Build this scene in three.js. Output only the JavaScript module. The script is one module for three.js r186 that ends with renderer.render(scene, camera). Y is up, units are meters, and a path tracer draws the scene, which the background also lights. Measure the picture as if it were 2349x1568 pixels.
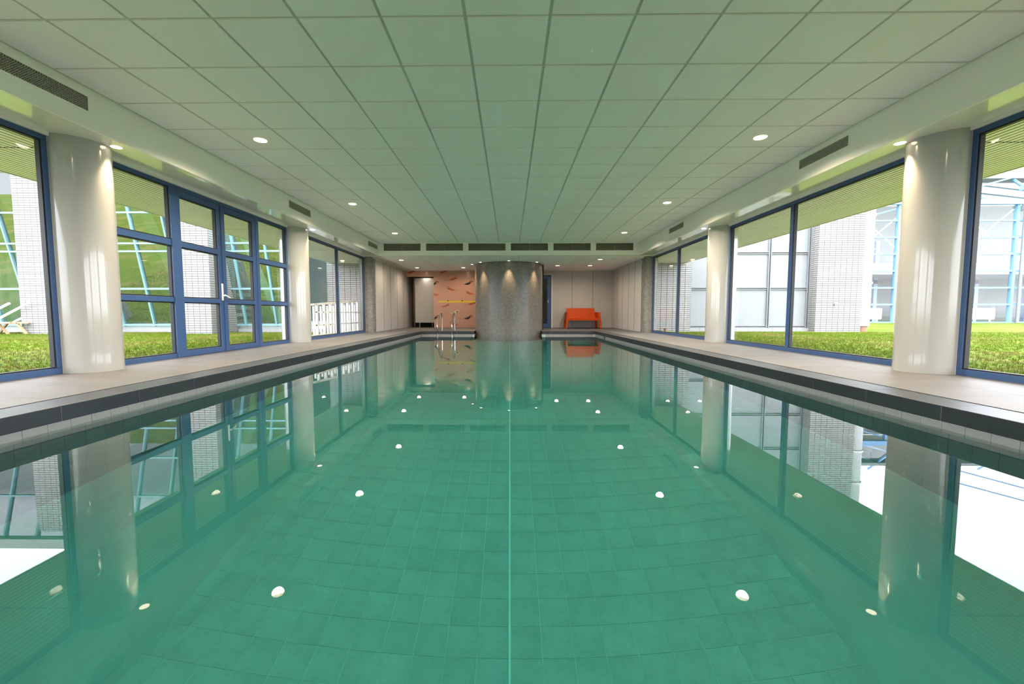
import * as THREE from 'three';
import { RoundedBoxGeometry } from 'three/addons/geometries/RoundedBoxGeometry.js';
import { mergeGeometries } from 'three/addons/utils/BufferGeometryUtils.js';
import { RectAreaLightUniformsLib } from 'three/addons/lights/RectAreaLightUniformsLib.js';
RectAreaLightUniformsLib.init();

// ---------------------------------------------------------------- camera, sky, exposure
// World: y = 0 is the pool deck at the windows, x = 0 the middle of the hall, depth D runs forward (z = -D).
const scene = new THREE.Scene();
const W = 2349, H = 1568, F = 971.33;
const camera = new THREE.PerspectiveCamera(2 * Math.atan(H / 2 / F) * 180 / Math.PI, W / H, 0.05, 400);
camera.position.set(0.06, 0.598, 0);
camera.rotation.set(-0.0685, 0.01195, -0.0005, 'YXZ');
camera.setViewOffset(W, H, 16.57, 0, W, H);
const renderer = new THREE.WebGLRenderer({ antialias: true });
renderer.toneMapping = THREE.LinearToneMapping;
renderer.toneMappingExposure = 4.85;
renderer.shadowMap.enabled = true;
const SKY = 2.05;

let seed = 7;
const rnd = () => { seed = (seed + 0x6d2b79f5) | 0; let t = Math.imul(seed ^ (seed >>> 15), 1 | seed); t = (t + Math.imul(t ^ (t >>> 7), 61 | t)) ^ t; return ((t ^ (t >>> 14)) >>> 0) / 4294967296; };
const hash = (x, y, s = 0) => { let h = Math.imul(x | 0, 374761393) + Math.imul(y | 0, 668265263) + Math.imul(s | 0, 2147483629 | 1); h = Math.imul(h ^ (h >>> 13), 1274126177); return ((h ^ (h >>> 16)) >>> 0) / 4294967296; };
function vnoise(x, y, px, s) {   // value noise that repeats every px cells
  const ix = Math.floor(x), iy = Math.floor(y), fx = x - ix, fy = y - iy, m = (a) => ((a % px) + px) % px;
  const u = fx * fx * (3 - 2 * fx), v = fy * fy * (3 - 2 * fy);
  const a = hash(m(ix), m(iy), s), b = hash(m(ix + 1), m(iy), s), c = hash(m(ix), m(iy + 1), s), d = hash(m(ix + 1), m(iy + 1), s);
  return a + (b - a) * u + (c - a) * v + (a - b - c + d) * u * v;
}
function fbm(u, v, cells, oct, s) { let r = 0, a = 0.5, t = 0; for (let o = 0; o < oct; o++) { r += a * vnoise(u * cells, v * cells, cells, s + o); t += a; a *= 0.5; cells *= 2; } return r / t; }
function dataTex(w, h, fn, srgb = false) {
  const data = new Uint8Array(w * h * 4);
  for (let j = 0; j < h; j++) for (let i = 0; i < w; i++) { const c = fn(i / w, j / h, i, j), o = (j * w + i) * 4; for (let k = 0; k < 3; k++) data[o + k] = Math.max(0, Math.min(255, c[k] * 255)); data[o + 3] = 255; }
  const t = new THREE.DataTexture(data, w, h); t.magFilter = THREE.LinearFilter; t.minFilter = THREE.LinearMipmapLinearFilter; t.wrapS = t.wrapT = THREE.RepeatWrapping;
  if (srgb) t.colorSpace = THREE.SRGBColorSpace; t.needsUpdate = true; return t;
}
{ // even overcast sky with faint cloud structure
  const w = 512, h = 256, data = new Float32Array(w * h * 4);
  for (let j = 0; j < h; j++) for (let i = 0; i < w; i++) {
    const up = ((j + 0.5) / h - 0.5) * Math.PI, y = Math.sin(up), n = fbm(i / w, j / h, 6, 5, 90) - 0.5;
    const l = y > 0 ? 0.8 + 0.3 * y + 0.35 * n : 0.25, o = (j * w + i) * 4;
    data[o] = l * 0.95; data[o + 1] = l * 0.98; data[o + 2] = l * 1.08; data[o + 3] = 1;
  }
  const t = new THREE.DataTexture(data, w, h, THREE.RGBAFormat, THREE.FloatType); t.mapping = THREE.EquirectangularReflectionMapping; t.magFilter = THREE.LinearFilter; t.needsUpdate = true;
  scene.background = t; scene.environment = t; scene.backgroundIntensity = SKY; scene.environmentIntensity = SKY;
}

// ---------------------------------------------------------------- helpers
const taken = new Map();
const numbered = (n) => { const k = taken.get(n) ?? 0; taken.set(n, k + 1); return k ? `${n}_${String(k).padStart(3, '0')}` : n; };
const V = (x, y, d) => new THREE.Vector3(x, y, -d);
function bx(x0, x1, y0, y1, d0, d1) { const g = new THREE.BoxGeometry(Math.abs(x1 - x0), Math.abs(y1 - y0), Math.abs(d1 - d0)); g.translate((x0 + x1) / 2, (y0 + y1) / 2, -(d0 + d1) / 2); return g; }
function rbx(x0, x1, y0, y1, d0, d1, r = 0.005, s = 2) { const g = new RoundedBoxGeometry(Math.abs(x1 - x0), Math.abs(y1 - y0), Math.abs(d1 - d0), s, r); g.translate((x0 + x1) / 2, (y0 + y1) / 2, -(d0 + d1) / 2); return g; }
function cyl(x, y0, y1, d, r, n = 48, r2 = r) { const g = new THREE.CylinderGeometry(r2, r, y1 - y0, n, 1); g.translate(x, (y0 + y1) / 2, -d); return g; }
function bar(a, b, w, h = w) { const l = a.distanceTo(b), g = new THREE.BoxGeometry(w, l, h), q = new THREE.Quaternion().setFromUnitVectors(new THREE.Vector3(0, 1, 0), b.clone().sub(a).normalize()); g.applyQuaternion(q); g.translate((a.x + b.x) / 2, (a.y + b.y) / 2, (a.z + b.z) / 2); return g; }
const merge = (l) => mergeGeometries(l.map((g) => (g.index ? g.toNonIndexed() : g)));
function uvWorld(g, s = 1) {   // uv in metres from position, by the way each face points
  if (g.index) g = g.toNonIndexed();
  const p = g.attributes.position, n = g.attributes.normal, uv = new Float32Array(p.count * 2);
  for (let i = 0; i < p.count; i++) {
    const ax = Math.abs(n.getX(i)), ay = Math.abs(n.getY(i)), az = Math.abs(n.getZ(i)); let u, v;
    if (ay >= ax && ay >= az) { u = p.getX(i); v = p.getZ(i); } else if (ax >= az) { u = p.getZ(i); v = p.getY(i); } else { u = p.getX(i); v = p.getY(i); }
    uv[2 * i] = u * s; uv[2 * i + 1] = v * s;
  }
  g.setAttribute('uv', new THREE.BufferAttribute(uv, 2)); return g;
}
function thing(name, label, category, group, kind) { const o = new THREE.Group(); o.name = numbered(name); o.userData = { label, category }; if (group) o.userData.group = group; if (kind) o.userData.kind = kind; scene.add(o); return o; }
function part(parent, name, geo, mat, label) { const m = new THREE.Mesh(geo, mat); m.name = name; m.castShadow = m.receiveShadow = true; if (label) m.userData.label = label; parent.add(m); return m; }
function single(name, label, category, geo, mat, group, kind) { const m = new THREE.Mesh(geo, mat); m.name = numbered(name); m.castShadow = m.receiveShadow = true; m.userData = { label, category }; if (group) m.userData.group = group; if (kind) m.userData.kind = kind; scene.add(m); return m; }
const std = (r, g, b, rough = 0.6, extra = {}) => new THREE.MeshPhysicalMaterial({ color: new THREE.Color().setRGB(r, g, b), roughness: rough, ...extra });
const srgb = (hex, rough = 0.6, extra = {}) => new THREE.MeshPhysicalMaterial({ color: new THREE.Color(hex), roughness: rough, ...extra });

// ---------------------------------------------------------------- materials
const cloudy = (lo, hi, cells, s) => dataTex(512, 512, (u, v) => { const n = fbm(u, v, cells, 6, s), m = fbm(u, v, 64, 2, s + 20), t = lo + (hi - lo) * (0.75 * n + 0.25 * m); return [t, t, t]; });
const stoneMap = cloudy(0.55, 1.0, 4, 3);
const deckMap = dataTex(512, 512, (u, v) => { const n = fbm(u, v * 3, 4, 6, 13), m = fbm(u, v, 96, 2, 31), t = 0.72 + 0.26 * n + 0.06 * m; return [t, t, t]; });
const M = {
  ceilingTile: std(0.90, 0.89, 0.88, 0.9, { bumpMap: dataTex(256, 256, (u, v) => { const t = hash(u * 256, v * 256, 5); return [t, t, t]; }), bumpScale: 0.0003 }),
  tee: std(0.62, 0.62, 0.58, 0.6),
  paint: std(0.88, 0.87, 0.85, 0.4),
  gloss: std(0.88, 0.87, 0.85, 0.3, { clearcoat: 1, clearcoatRoughness: 0.03 }),
  column: std(0.40, 0.41, 0.405, 0.13, { clearcoat: 0.6, clearcoatRoughness: 0.04 }),
  panel: std(0.50, 0.485, 0.47, 0.45),
  backing: std(0.40, 0.38, 0.36, 0.8),
  frame: srgb('#375482', 0.35),
  gasket: std(0.012, 0.012, 0.013, 0.5),
  glass: new THREE.MeshPhysicalMaterial({ color: new THREE.Color().setRGB(0.97, 0.985, 0.98), transmission: 1, thickness: 0, roughness: 0, ior: 1.5 }),
  deck: std(0.125, 0.122, 0.123, 0.55, { map: deckMap }),
  coping: std(0.045, 0.05, 0.058, 0.4, { map: stoneMap }),
  grout: std(0.42, 0.40, 0.38, 0.9),
  band: std(0.42, 0.39, 0.375, 0.35, { map: deckMap }),
  grille: std(0.42, 0.42, 0.36, 0.45, { metalness: 0.3 }),
  chrome: std(0.75, 0.75, 0.74, 0.08, { metalness: 1 }),
  steel: std(0.55, 0.55, 0.55, 0.3, { metalness: 1 }),
  orange: std(0.54, 0.062, 0.001, 0.55, { specularIntensity: 0.5 }),
  whiteTrim: std(0.82, 0.81, 0.77, 0.3),
  black: std(0.012, 0.012, 0.012, 0.5),
  soffit: std(0.93, 0.87, 0.79, 0.4),
  tileWhite: std(0.31, 0.30, 0.287, 0.25),
  joint: std(0.09, 0.085, 0.08, 0.9),
  plinth: std(0.38, 0.38, 0.38, 0.7, { map: stoneMap }),
  facadeBar: srgb('#779fa7', 0.4),
  facadeGlass: new THREE.MeshPhysicalMaterial({ color: new THREE.Color().setRGB(0.20, 0.38, 0.31), transmission: 1, thickness: 0, roughness: 0, ior: 3.4 }),
  frosted: std(0.24, 0.25, 0.255, 0.4),
  alu: std(0.20, 0.21, 0.22, 0.5),
  blueBar: srgb('#6f9cc8', 0.4),
  concrete: std(0.40, 0.40, 0.38, 0.8),
  interiorWall: std(0.26, 0.27, 0.265, 0.8),
  interiorDark: std(0.12, 0.16, 0.15, 0.8),
  roof: std(0.25, 0.25, 0.25, 0.9),
  wood: std(0.42, 0.26, 0.14, 0.6),
  white: std(0.85, 0.85, 0.84, 0.35),
  terracotta: std(0.30, 0.16, 0.10, 0.8),
};
const lampGlow = new THREE.MeshPhysicalMaterial({ color: 0x000000, emissive: new THREE.Color().setRGB(1, 0.80, 0.55), emissiveIntensity: 2.4, roughness: 0.5 });
stoneMap.repeat.set(1.7, 1.7); deckMap.repeat.set(0.8, 0.8);

// ---------------------------------------------------------------- main dimensions
const XW = 4.3726, YC = 2.683, YS = 2.32, YH = 2.289, YW = -0.181, XP = 2.966, DP0 = 0.3, DP1 = 14.45, YF = YW - 2.3;
const XFL = -3.872, XFR = 3.905, DB = 12.75, DBK = 17.0, XS = 4.14, YL = 2.30, DEND = -4.7;
const NX = 1.165, ND = 15.5;   // recess in the far pool edge that the drum stands in
const colD = [-4.325, 0.035, 4.395, 8.755];
const deckY = (x, d) => -0.022 * Math.max(0, Math.min(1, Math.min(XW - Math.abs(x), (DBK - d) * 0.6) / 1.4));
function sag(g) { const p = g.attributes.position; for (let i = 0; i < p.count; i++) p.setY(i, p.getY(i) + deckY(p.getX(i), -p.getZ(i))); return g; }

// ---------------------------------------------------------------- floor (deck) and coping
const floor = thing('floor', 'pale grey stone tiled deck around the pool', 'floor', null, 'structure');
part(floor, 'screed', merge([bx(-XW - 0.3, -XP - 0.06, -0.3, -0.036, DEND, DBK + 1.6), bx(XP + 0.06, XW + 0.3, -0.3, -0.036, DEND, DBK + 1.6), bx(-XP - 0.06, -NX - 0.06, -0.3, -0.036, DP1 + 0.06, DBK + 1.6), bx(NX + 0.06, XP + 0.06, -0.3, -0.036, DP1 + 0.06, DBK + 1.6), bx(-NX - 0.06, NX + 0.06, -0.3, -0.036, ND, DBK + 1.6), bx(-XP - 0.06, XP + 0.06, -0.3, -0.036, DEND, DP0 - 0.06)]), M.grout);
function tileField(parent, x0, x1, d0, d1, tx, td, mat, off = 0) {
  for (let x = x0; x < x1 - 0.02; x += tx) for (let d = d0 + off; d < d1 - 0.02; d += td) {
    const a = x + 0.0015, b = Math.min(x + tx, x1) - 0.0015, c = Math.max(d, d0) + 0.0015, e = Math.min(d + td, d1) - 0.0015;
    if (e - c > 0.02) part(parent, 'deck_tile', uvWorld(sag(bx(a, b, -0.014, 0, c, e))), mat);
  }
}
const CW = 0.285;   // width of the coping
for (const s of [-1, 1]) {
  const e = XP - 0.015 + CW, xs = s < 0 ? [[-XW, -e - 0.58], [-e - 0.58, -e]] : [[e, e + 0.58], [e + 0.58, XW]];
  xs.forEach(([a, b], i) => tileField(floor, a, b, -0.6, DP1 + CW - 0.015, b - a, 1.2, M.deck, (i ? 0 : -0.6)));
}
tileField(floor, -XW, -NX, DP1 + CW - 0.015, DBK + 1.5, 1.2, 0.6, M.deck); tileField(floor, NX, XW, DP1 + CW - 0.015, DBK + 1.5, 1.2, 0.6, M.deck); tileField(floor, -NX, NX, ND, DBK + 1.5, 1.2, 0.6, M.deck);
tileField(floor, -XW, XW, DEND, -0.6, 1.2, 0.6, M.deck);
tileField(floor, -XP - CW + 0.015, XP + CW - 0.015, -0.6, DP0 - CW + 0.015, 1.2, 0.6, M.deck);
const coping = thing('pool_coping', 'dark slate edging stones around the pool rim', 'coping', null, 'structure');
const yc0 = deckY(XP, 5);
function copingRow(along, fixed0, fixed1, a0, a1, phase) {
  for (let a = a0 + phase - 0.597; a < a1; a += 0.597) {
    const p = Math.max(a, a0) + 0.0015, q = Math.min(a + 0.597, a1) - 0.0015; if (q - p < 0.03) continue;
    const g = along === 'd' ? rbx(fixed0, fixed1, yc0 - 0.105, yc0, p, q, 0.004) : rbx(p, q, yc0 - 0.105, yc0, fixed0, fixed1, 0.004);
    part(coping, 'edging_stone', uvWorld(g), M.coping);
  }
}
const ci = XP - 0.015;
copingRow('d', ci, ci + CW, DP0, DP1, 2.836 - DP0 - 0.597 * 4);
copingRow('d', -ci - CW, -ci, DP0, DP1, 2.773 - DP0 - 0.597 * 4);
copingRow('x', DP1 - 0.015, DP1 - 0.015 + CW, -ci - CW, -NX, 0.3); copingRow('x', DP1 - 0.015, DP1 - 0.015 + CW, NX, ci + CW, 0.3);
copingRow('x', DP0 + 0.015 - CW, DP0 + 0.015, -ci - CW, ci + CW, 0.3);
part(coping, 'mortar', merge([bx(ci + 0.004, ci + CW, yc0 - 0.103, yc0 - 0.004, DP0, DP1), bx(-ci - CW, -ci - 0.004, yc0 - 0.103, yc0 - 0.004, DP0, DP1), bx(-ci - CW, -NX - 0.004, yc0 - 0.103, yc0 - 0.004, DP1 - 0.011, DP1 + CW - 0.016), bx(NX + 0.004, ci + CW, yc0 - 0.103, yc0 - 0.004, DP1 - 0.011, DP1 + CW - 0.016), bx(-ci - CW, ci + CW, yc0 - 0.103, yc0 - 0.004, DP0 + 0.016 - CW, DP0 + 0.011)]), M.grout);

// ---------------------------------------------------------------- pool basin, tiles, water
const basin = thing('pool_basin', 'sunken pool basin lined with small grey square tiles', 'pool', null, 'structure');
part(basin, 'shell', merge([bx(-XP - 0.3, -XP - 0.008, YF - 0.3, -0.13, DP0 - 0.3, DP1 + 0.3), bx(XP + 0.008, XP + 0.3, YF - 0.3, -0.13, DP0 - 0.3, DP1 + 0.3), bx(-XP - 0.3, -NX, YF - 0.3, -0.13, DP1 + 0.008, ND + 0.3), bx(NX, XP + 0.3, YF - 0.3, -0.13, DP1 + 0.008, ND + 0.3), bx(-NX - 0.1, NX + 0.1, YF - 0.3, -0.13, ND, ND + 0.3), bx(-XP - 0.3, XP + 0.3, YF - 0.3, -0.13, DP0 - 0.3, DP0 - 0.008), bx(-XP - 0.3, XP + 0.3, YF - 0.3, YF + 0.003, DP0 - 0.3, DP1 + 1.2)]), std(0.60, 0.62, 0.58, 0.9));
const T = 0.1463, TG = 0.0025;
{ // light band at the waterline
  const y1 = yc0 - 0.105, y0 = y1 - T, g1 = new THREE.BoxGeometry(0.008, T - TG, T - TG), g2 = new THREE.BoxGeometry(T - TG, T - TG, 0.008);
  const put = (g, x, d) => { const m = part(basin, 'band_tile', g, M.band); m.position.set(x, (y0 + y1) / 2, -d); };
  const w1 = uvWorld(g1), w2 = uvWorld(g2);
  for (let d = 2.4 - T / 2; d > DP0 + T / 2; d -= T) { put(w1, XP + 0.004, d); put(w1, -XP - 0.004, d); }
  for (let d = 2.4 + T / 2; d < DP1 - T * 0.4; d += T) { put(w1, XP + 0.004, d); put(w1, -XP - 0.004, d); }
  for (let x = -XP + T / 2; x < XP - T * 0.4; x += T) if (Math.abs(x) > NX + T / 2) put(w2, x, DP1 + 0.004);
}
{ // floor tiles: those that show largest are parts, the rest one part
  const tones = [0.52, 0.54, 0.505, 0.55, 0.525].map((t) => std(t * 0.98, t * 1.02, t * 0.96, 0.4, { map: stoneMap }));
  const FT = 0.199, g = uvWorld(new THREE.BoxGeometry(FT - 0.004, 0.012, FT - 0.004)); const spots = [];
  const nx = 30, x00 = 0.06 - 15 * FT;
  for (let i = 0; i < nx + 1; i++) for (let d = DP0 + FT / 2; d < ND; d += FT) { let x = x00 + (i + 0.5) * FT; if (i >= 15) x += 0.006; else x -= 0.006; if (Math.abs(x) < XP + FT * 0.45 && (d < DP1 + FT / 2 || Math.abs(x) < NX)) spots.push([x, d]); }
  const dist = ([x, d]) => { const r = Math.hypot(x, d); return (d < 1.7 || Math.abs(x) > d * 1.15) ? 1e3 + r : r; };
  spots.sort((a, b) => dist(a) - dist(b));
  spots.slice(0, 290).forEach(([x, d], k) => { const m = part(basin, 'floor_tile', g, tones[k * 7 % 5]); m.position.set(x, YF, -d); m.rotation.y = Math.floor(rnd() * 4) * Math.PI / 2; });
  const rest = spots.slice(290), inst = new THREE.InstancedMesh(g, std(1, 1, 1, 0.4, { map: stoneMap }), rest.length), mt = new THREE.Matrix4(), c = new THREE.Color();
  rest.forEach(([x, d], k) => { mt.makeTranslation(x, YF, -d); inst.setMatrixAt(k, mt); const t = 0.505 + 0.045 * rnd(); inst.setColorAt(k, c.setRGB(t * 0.98, t * 1.02, t * 0.96)); });
  inst.name = 'small_tiles'; inst.userData.kind = 'stuff'; inst.receiveShadow = true; basin.add(inst);
  part(basin, 'centre_joint', bx(0.055, 0.065, YF - 0.006, YF + 0.008, DP0, DP1), std(0.9, 0.92, 0.88, 0.6), 'pale straight joint along the middle of the pool floor');
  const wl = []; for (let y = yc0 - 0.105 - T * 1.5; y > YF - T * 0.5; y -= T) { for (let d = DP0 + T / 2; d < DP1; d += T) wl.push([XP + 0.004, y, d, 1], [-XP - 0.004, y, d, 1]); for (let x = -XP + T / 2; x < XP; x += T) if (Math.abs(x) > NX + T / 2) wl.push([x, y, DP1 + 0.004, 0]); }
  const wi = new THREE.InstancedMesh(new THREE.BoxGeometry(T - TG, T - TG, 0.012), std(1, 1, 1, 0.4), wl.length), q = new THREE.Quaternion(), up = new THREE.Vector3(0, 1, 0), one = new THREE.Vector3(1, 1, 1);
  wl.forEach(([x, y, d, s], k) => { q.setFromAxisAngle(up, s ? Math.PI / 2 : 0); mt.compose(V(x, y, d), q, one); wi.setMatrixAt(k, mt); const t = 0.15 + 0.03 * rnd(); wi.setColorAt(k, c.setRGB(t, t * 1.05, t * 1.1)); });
  { // rounded wall foot, unseen, added so the floor fades towards the sides
    const R = 0.9, sh = new THREE.Shape(); sh.moveTo(0, 0); sh.lineTo(R, 0); for (let k = 1; k <= 20; k++) { const a = k / 20 * Math.PI / 2; sh.lineTo(R - R * Math.sin(a), R - R * Math.cos(a)); } sh.lineTo(0, 0);
    for (const s of [-1, 1]) { const e = new THREE.ExtrudeGeometry(sh, { depth: DP1 - DP0, bevelEnabled: false }); if (s > 0) { e.scale(-1, 1, 1); const ix = e.attributes.position.array, nn = e.attributes.normal.array; for (let i = 0; i < ix.length; i += 9) for (let k = 0; k < 3; k++) { let t = ix[i + 3 + k]; ix[i + 3 + k] = ix[i + 6 + k]; ix[i + 6 + k] = t; t = nn[i + 3 + k]; nn[i + 3 + k] = nn[i + 6 + k]; nn[i + 6 + k] = t; } } e.translate(s * XP, YF + 0.006, -DP1); part(basin, 'added_cove', e, std(0.365, 0.375, 0.365, 0.5)); }
  }
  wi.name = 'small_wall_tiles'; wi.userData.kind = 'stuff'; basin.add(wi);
}
const water = single('pool_water', 'still clear green water filling the long pool', 'water', (() => { const a = XP + 0.003, n = NX + 0.003, s = new THREE.Shape([[-a, DP0 - 0.003], [a, DP0 - 0.003], [a, DP1 + 0.003], [n, DP1 + 0.003], [n, ND + 0.003], [-n, ND + 0.003], [-n, DP1 + 0.003], [-a, DP1 + 0.003]].map((p) => new THREE.Vector2(...p))), g = new THREE.ExtrudeGeometry(s, { depth: YW - YF - 0.001, bevelEnabled: false }); g.rotateX(-Math.PI / 2); g.translate(0, YF + 0.001, 0); return g; })(), new THREE.MeshPhysicalMaterial({ color: 0xffffff, transmission: 1, thickness: 1, roughness: 0, ior: 1.333, attenuationColor: new THREE.Color().setRGB(0.42, 0.90, 0.87), attenuationDistance: 2.4 }));
water.castShadow = false;

// ---------------------------------------------------------------- ceilings
const gx0 = 0.0446, gd0 = 3.1325;
const ceiling = thing('ceiling', 'suspended ceiling of square off-white acoustic panels over the pool', 'ceiling', null, 'structure');
part(ceiling, 'grid_rail', bx(XFL, XFR, YC + 0.009, YC + 0.03, DEND, DB + 0.05), M.tee);
{
  const rest = [], g = uvWorld(rbx(-0.288, 0.288, 0, 0.02, -0.288, 0.288, 0.002, 1), 4);
  for (let r = -13; r < 17; r++) for (let c = -6; c <= 6; c++) {
    const x = gx0 + 0.6 * c, d = gd0 + 0.6 * r + 0.3; if (d - 0.3 < DEND || d > DB) continue;
    const x0 = Math.max(x - 0.288, XFL + 0.012), x1 = Math.min(x + 0.288, XFR - 0.012), d1 = Math.min(d + 0.288, DB - 0.01);
    const whole = x1 - x0 > 0.575 && d1 - d > 0.287;
    if (r >= -1) { const m = part(ceiling, 'ceiling_panel', whole ? g : uvWorld(rbx(x0, x1, 0, 0.02, d - 0.288, d1, 0.002, 1), 4), M.ceilingTile); if (whole) m.position.set(x, YC, -d); else m.position.y = YC; }
    else rest.push(bx(x0, x1, YC, YC + 0.02, d - 0.288, d1));
  }
  part(ceiling, 'ceiling_panels_behind', merge(rest), M.ceilingTile).userData.kind = 'stuff';
}
const ceilingLow = thing('ceiling', 'lower off-white panel ceiling beyond the vented beam', 'ceiling', null, 'structure');
part(ceilingLow, 'grid_rail', bx(-XS - 0.2, XS + 0.2, YL + 0.008, YL + 0.03, DB + 0.15, DBK + 1.6), M.tee);
for (let c = -7; c <= 6; c++) for (let r = 0; r < 7; r++) {
  const x0 = Math.max(gx0 + 0.6 * c + 0.3 + 0.006, -XS), x1 = Math.min(gx0 + 0.6 * c + 0.9 - 0.006, XS), d0 = DB + 0.2 + r * 0.6 + 0.001, d1 = Math.min(d0 + 0.598, DBK);
  if (x1 - x0 > 0.03 && d1 - d0 > 0.03) part(ceilingLow, 'ceiling_panel', rbx(x0, x1, YL, YL + 0.02, d0, d1, 0.002, 1), M.ceilingTile);
}
single('roof', 'flat roof slab over the pool hall', 'roof', bx(-6.03, 6.05, 2.95, 3.25, DEND - 0.3, 19), M.roof, null, 'structure');

// ---------------------------------------------------------------- side bulkheads, beam and their vents
function fascia(name, label, axis, face, back, a0, a1, y0, y1, vents, vy0, vy1) {
  const t = thing(name, label, 'bulkhead', null, 'structure');
  const b = (p, q, u, v) => (axis === 'x' ? bx(face, back, u, v, p, q) : bx(p, q, u, v, face, back));
  const l = [b(a0, a1, y0, vy0), b(a0, a1, vy1, y1)]; let c = a0;
  for (const [p, q] of vents) { l.push(b(c, p, vy0, vy1)); c = q; } l.push(b(c, a1, vy0, vy1));
  part(t, 'casing', merge(l), M.paint); return t;
}
const ventsL = [[-0.98, -0.16], [3.22, 4.04], [7.64, 8.46], [11.87, 12.68]], ventsR = [[0.72, 1.54], [5.0, 5.815], [9.575, 10.42]];
fascia('trim', 'glossy white bulkhead above the windows with the terrace doors', 'x', XFL, XFL - 0.03, DEND, DB + 0.2, YS, YC + 0.03, ventsL, 2.475, 2.605);
fascia('trim', 'glossy white bulkhead above the two-pane windows opposite the terrace doors', 'x', XFR, XFR + 0.03, DEND, DB + 0.2, YS, YC + 0.03, ventsR, 2.495, 2.61);
single('trim', 'glossy white underside of the bulkhead over the terrace doors', 'soffit', bx(-XW - 0.02, XFL - 0.0301, YS, YS + 0.02, DEND, DB + 0.2), M.gloss, null, 'structure');
single('trim', 'glossy white underside of the bulkhead opposite the terrace doors', 'soffit', bx(XFR + 0.0301, XW + 0.02, YS, YS + 0.02, DEND, DB + 0.2), M.gloss, null, 'structure');
const bv = [[-3.70, -2.60], [-2.435, -1.335], [-1.17, -0.07], [0.09, 1.19], [1.355, 2.455], [2.615, 3.715]];
fascia('trim', 'white beam with a row of six dark air vents across the hall', 'd', DB, DB + 0.03, XFL, XFR, 2.309, YC + 0.03, bv, 2.448, 2.657);
single('trim', 'white underside of the vented beam', 'soffit', bx(XFL, XFR, 2.309, 2.33, DB + 0.0301, DB + 0.2), M.paint, null, 'structure');
for (const s of [-1, 1]) single('trim', s < 0 ? 'thin white bead along the window head on the terrace door side' : 'thin white bead along the window head opposite the terrace doors', 'trim', s < 0 ? bx(-XW - 0.03, -XW + 0.025, YH, YS + 0.001, DEND, 12.99) : bx(XW - 0.025, XW + 0.03, YH, YS + 0.001, DEND, 12.99), M.whiteTrim, null, 'structure');
for (const s of [-1, 1]) for (const [k, [p, q]] of (s < 0 ? ventsL : ventsR).entries()) {
  const y0 = s < 0 ? 2.475 : 2.495, y1 = s < 0 ? 2.605 : 2.61, x = s < 0 ? XFL : XFR;
  const where = s < 0 ? ['behind the near column', 'before the terrace doors', 'after the terrace doors', 'next to the beam'] : ['behind the near column', 'between the large lawn windows', 'beyond the second column'];
  const t = thing('vent_grille', `small air grille in the ${s < 0 ? 'door' : 'lawn'} side bulkhead ${where[k]}`, 'vent');
  const o = (v) => x + s * v;
  part(t, 'duct_box', merge([bx(o(0.3), o(0.31), y0 - 0.02, y1 + 0.02, p - 0.02, q + 0.02), bx(o(0.03), o(0.31), y0 - 0.02, y0 - 0.01, p - 0.02, q + 0.02), bx(o(0.03), o(0.31), y1 + 0.01, y1 + 0.02, p - 0.02, q + 0.02), bx(o(0.03), o(0.31), y0 - 0.02, y1 + 0.02, p - 0.02, p - 0.01), bx(o(0.03), o(0.31), y0 - 0.02, y1 + 0.02, q + 0.01, q + 0.02)]), M.grille);
  part(t, 'frame', merge([bx(o(-0.003), o(0.02), y0 - 0.018, y0, p - 0.02, q + 0.02), bx(o(-0.003), o(0.02), y1, y1 + 0.018, p - 0.02, q + 0.02), bx(o(-0.003), o(0.02), y0, y1, p - 0.02, p), bx(o(-0.003), o(0.02), y0, y1, q, q + 0.02)]), M.paint);
  const l = []; for (let d = p + 0.0185; d < q - 0.005; d += 0.0185) l.push(bx(o(0.002), o(0.016), y0, y1, d - 0.0045, d + 0.0045)); for (let y = y0 + 0.0185; y < y1 - 0.005; y += 0.0185) l.push(bx(o(0.002), o(0.016), y - 0.0045, y + 0.0045, p, q));
  part(t, 'lattice', merge(l), M.grille);
}
bv.forEach(([p, q], k) => {
  const t = thing('beam_vent', 'dark louvred air vent with vertical fins in the white cross beam', 'vent', 'six vents in the cross beam');
  part(t, 'duct_box', merge([bx(p - 0.02, q + 0.02, 2.43, 2.675, DB + 0.34, DB + 0.35), bx(p - 0.02, q + 0.02, 2.43, 2.44, DB + 0.03, DB + 0.35), bx(p - 0.02, q + 0.02, 2.665, 2.675, DB + 0.03, DB + 0.35), bx(p - 0.02, p - 0.01, 2.43, 2.675, DB + 0.03, DB + 0.35), bx(q + 0.01, q + 0.02, 2.43, 2.675, DB + 0.03, DB + 0.35)]), M.grille);
  part(t, 'frame', merge([bx(p - 0.02, q + 0.02, 2.43, 2.448, DB - 0.004, DB + 0.02), bx(p - 0.02, q + 0.02, 2.657, 2.672, DB - 0.004, DB + 0.02), bx(p - 0.02, p, 2.448, 2.657, DB - 0.004, DB + 0.02), bx(q, q + 0.02, 2.448, 2.657, DB - 0.004, DB + 0.02)]), M.paint);
  const l = []; for (let x = p + 0.022; x < q - 0.01; x += 0.0225) l.push(bx(x - 0.003, x + 0.003, 2.448, 2.657, DB + 0.004, DB + 0.03));
  part(t, 'fins', merge(l), std(0.34, 0.33, 0.27, 0.5));
  part(t, 'divider', bx((p + q) / 2 - 0.007, (p + q) / 2 + 0.007, 2.448, 2.657, DB, DB + 0.03), M.grille);
});

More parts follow.
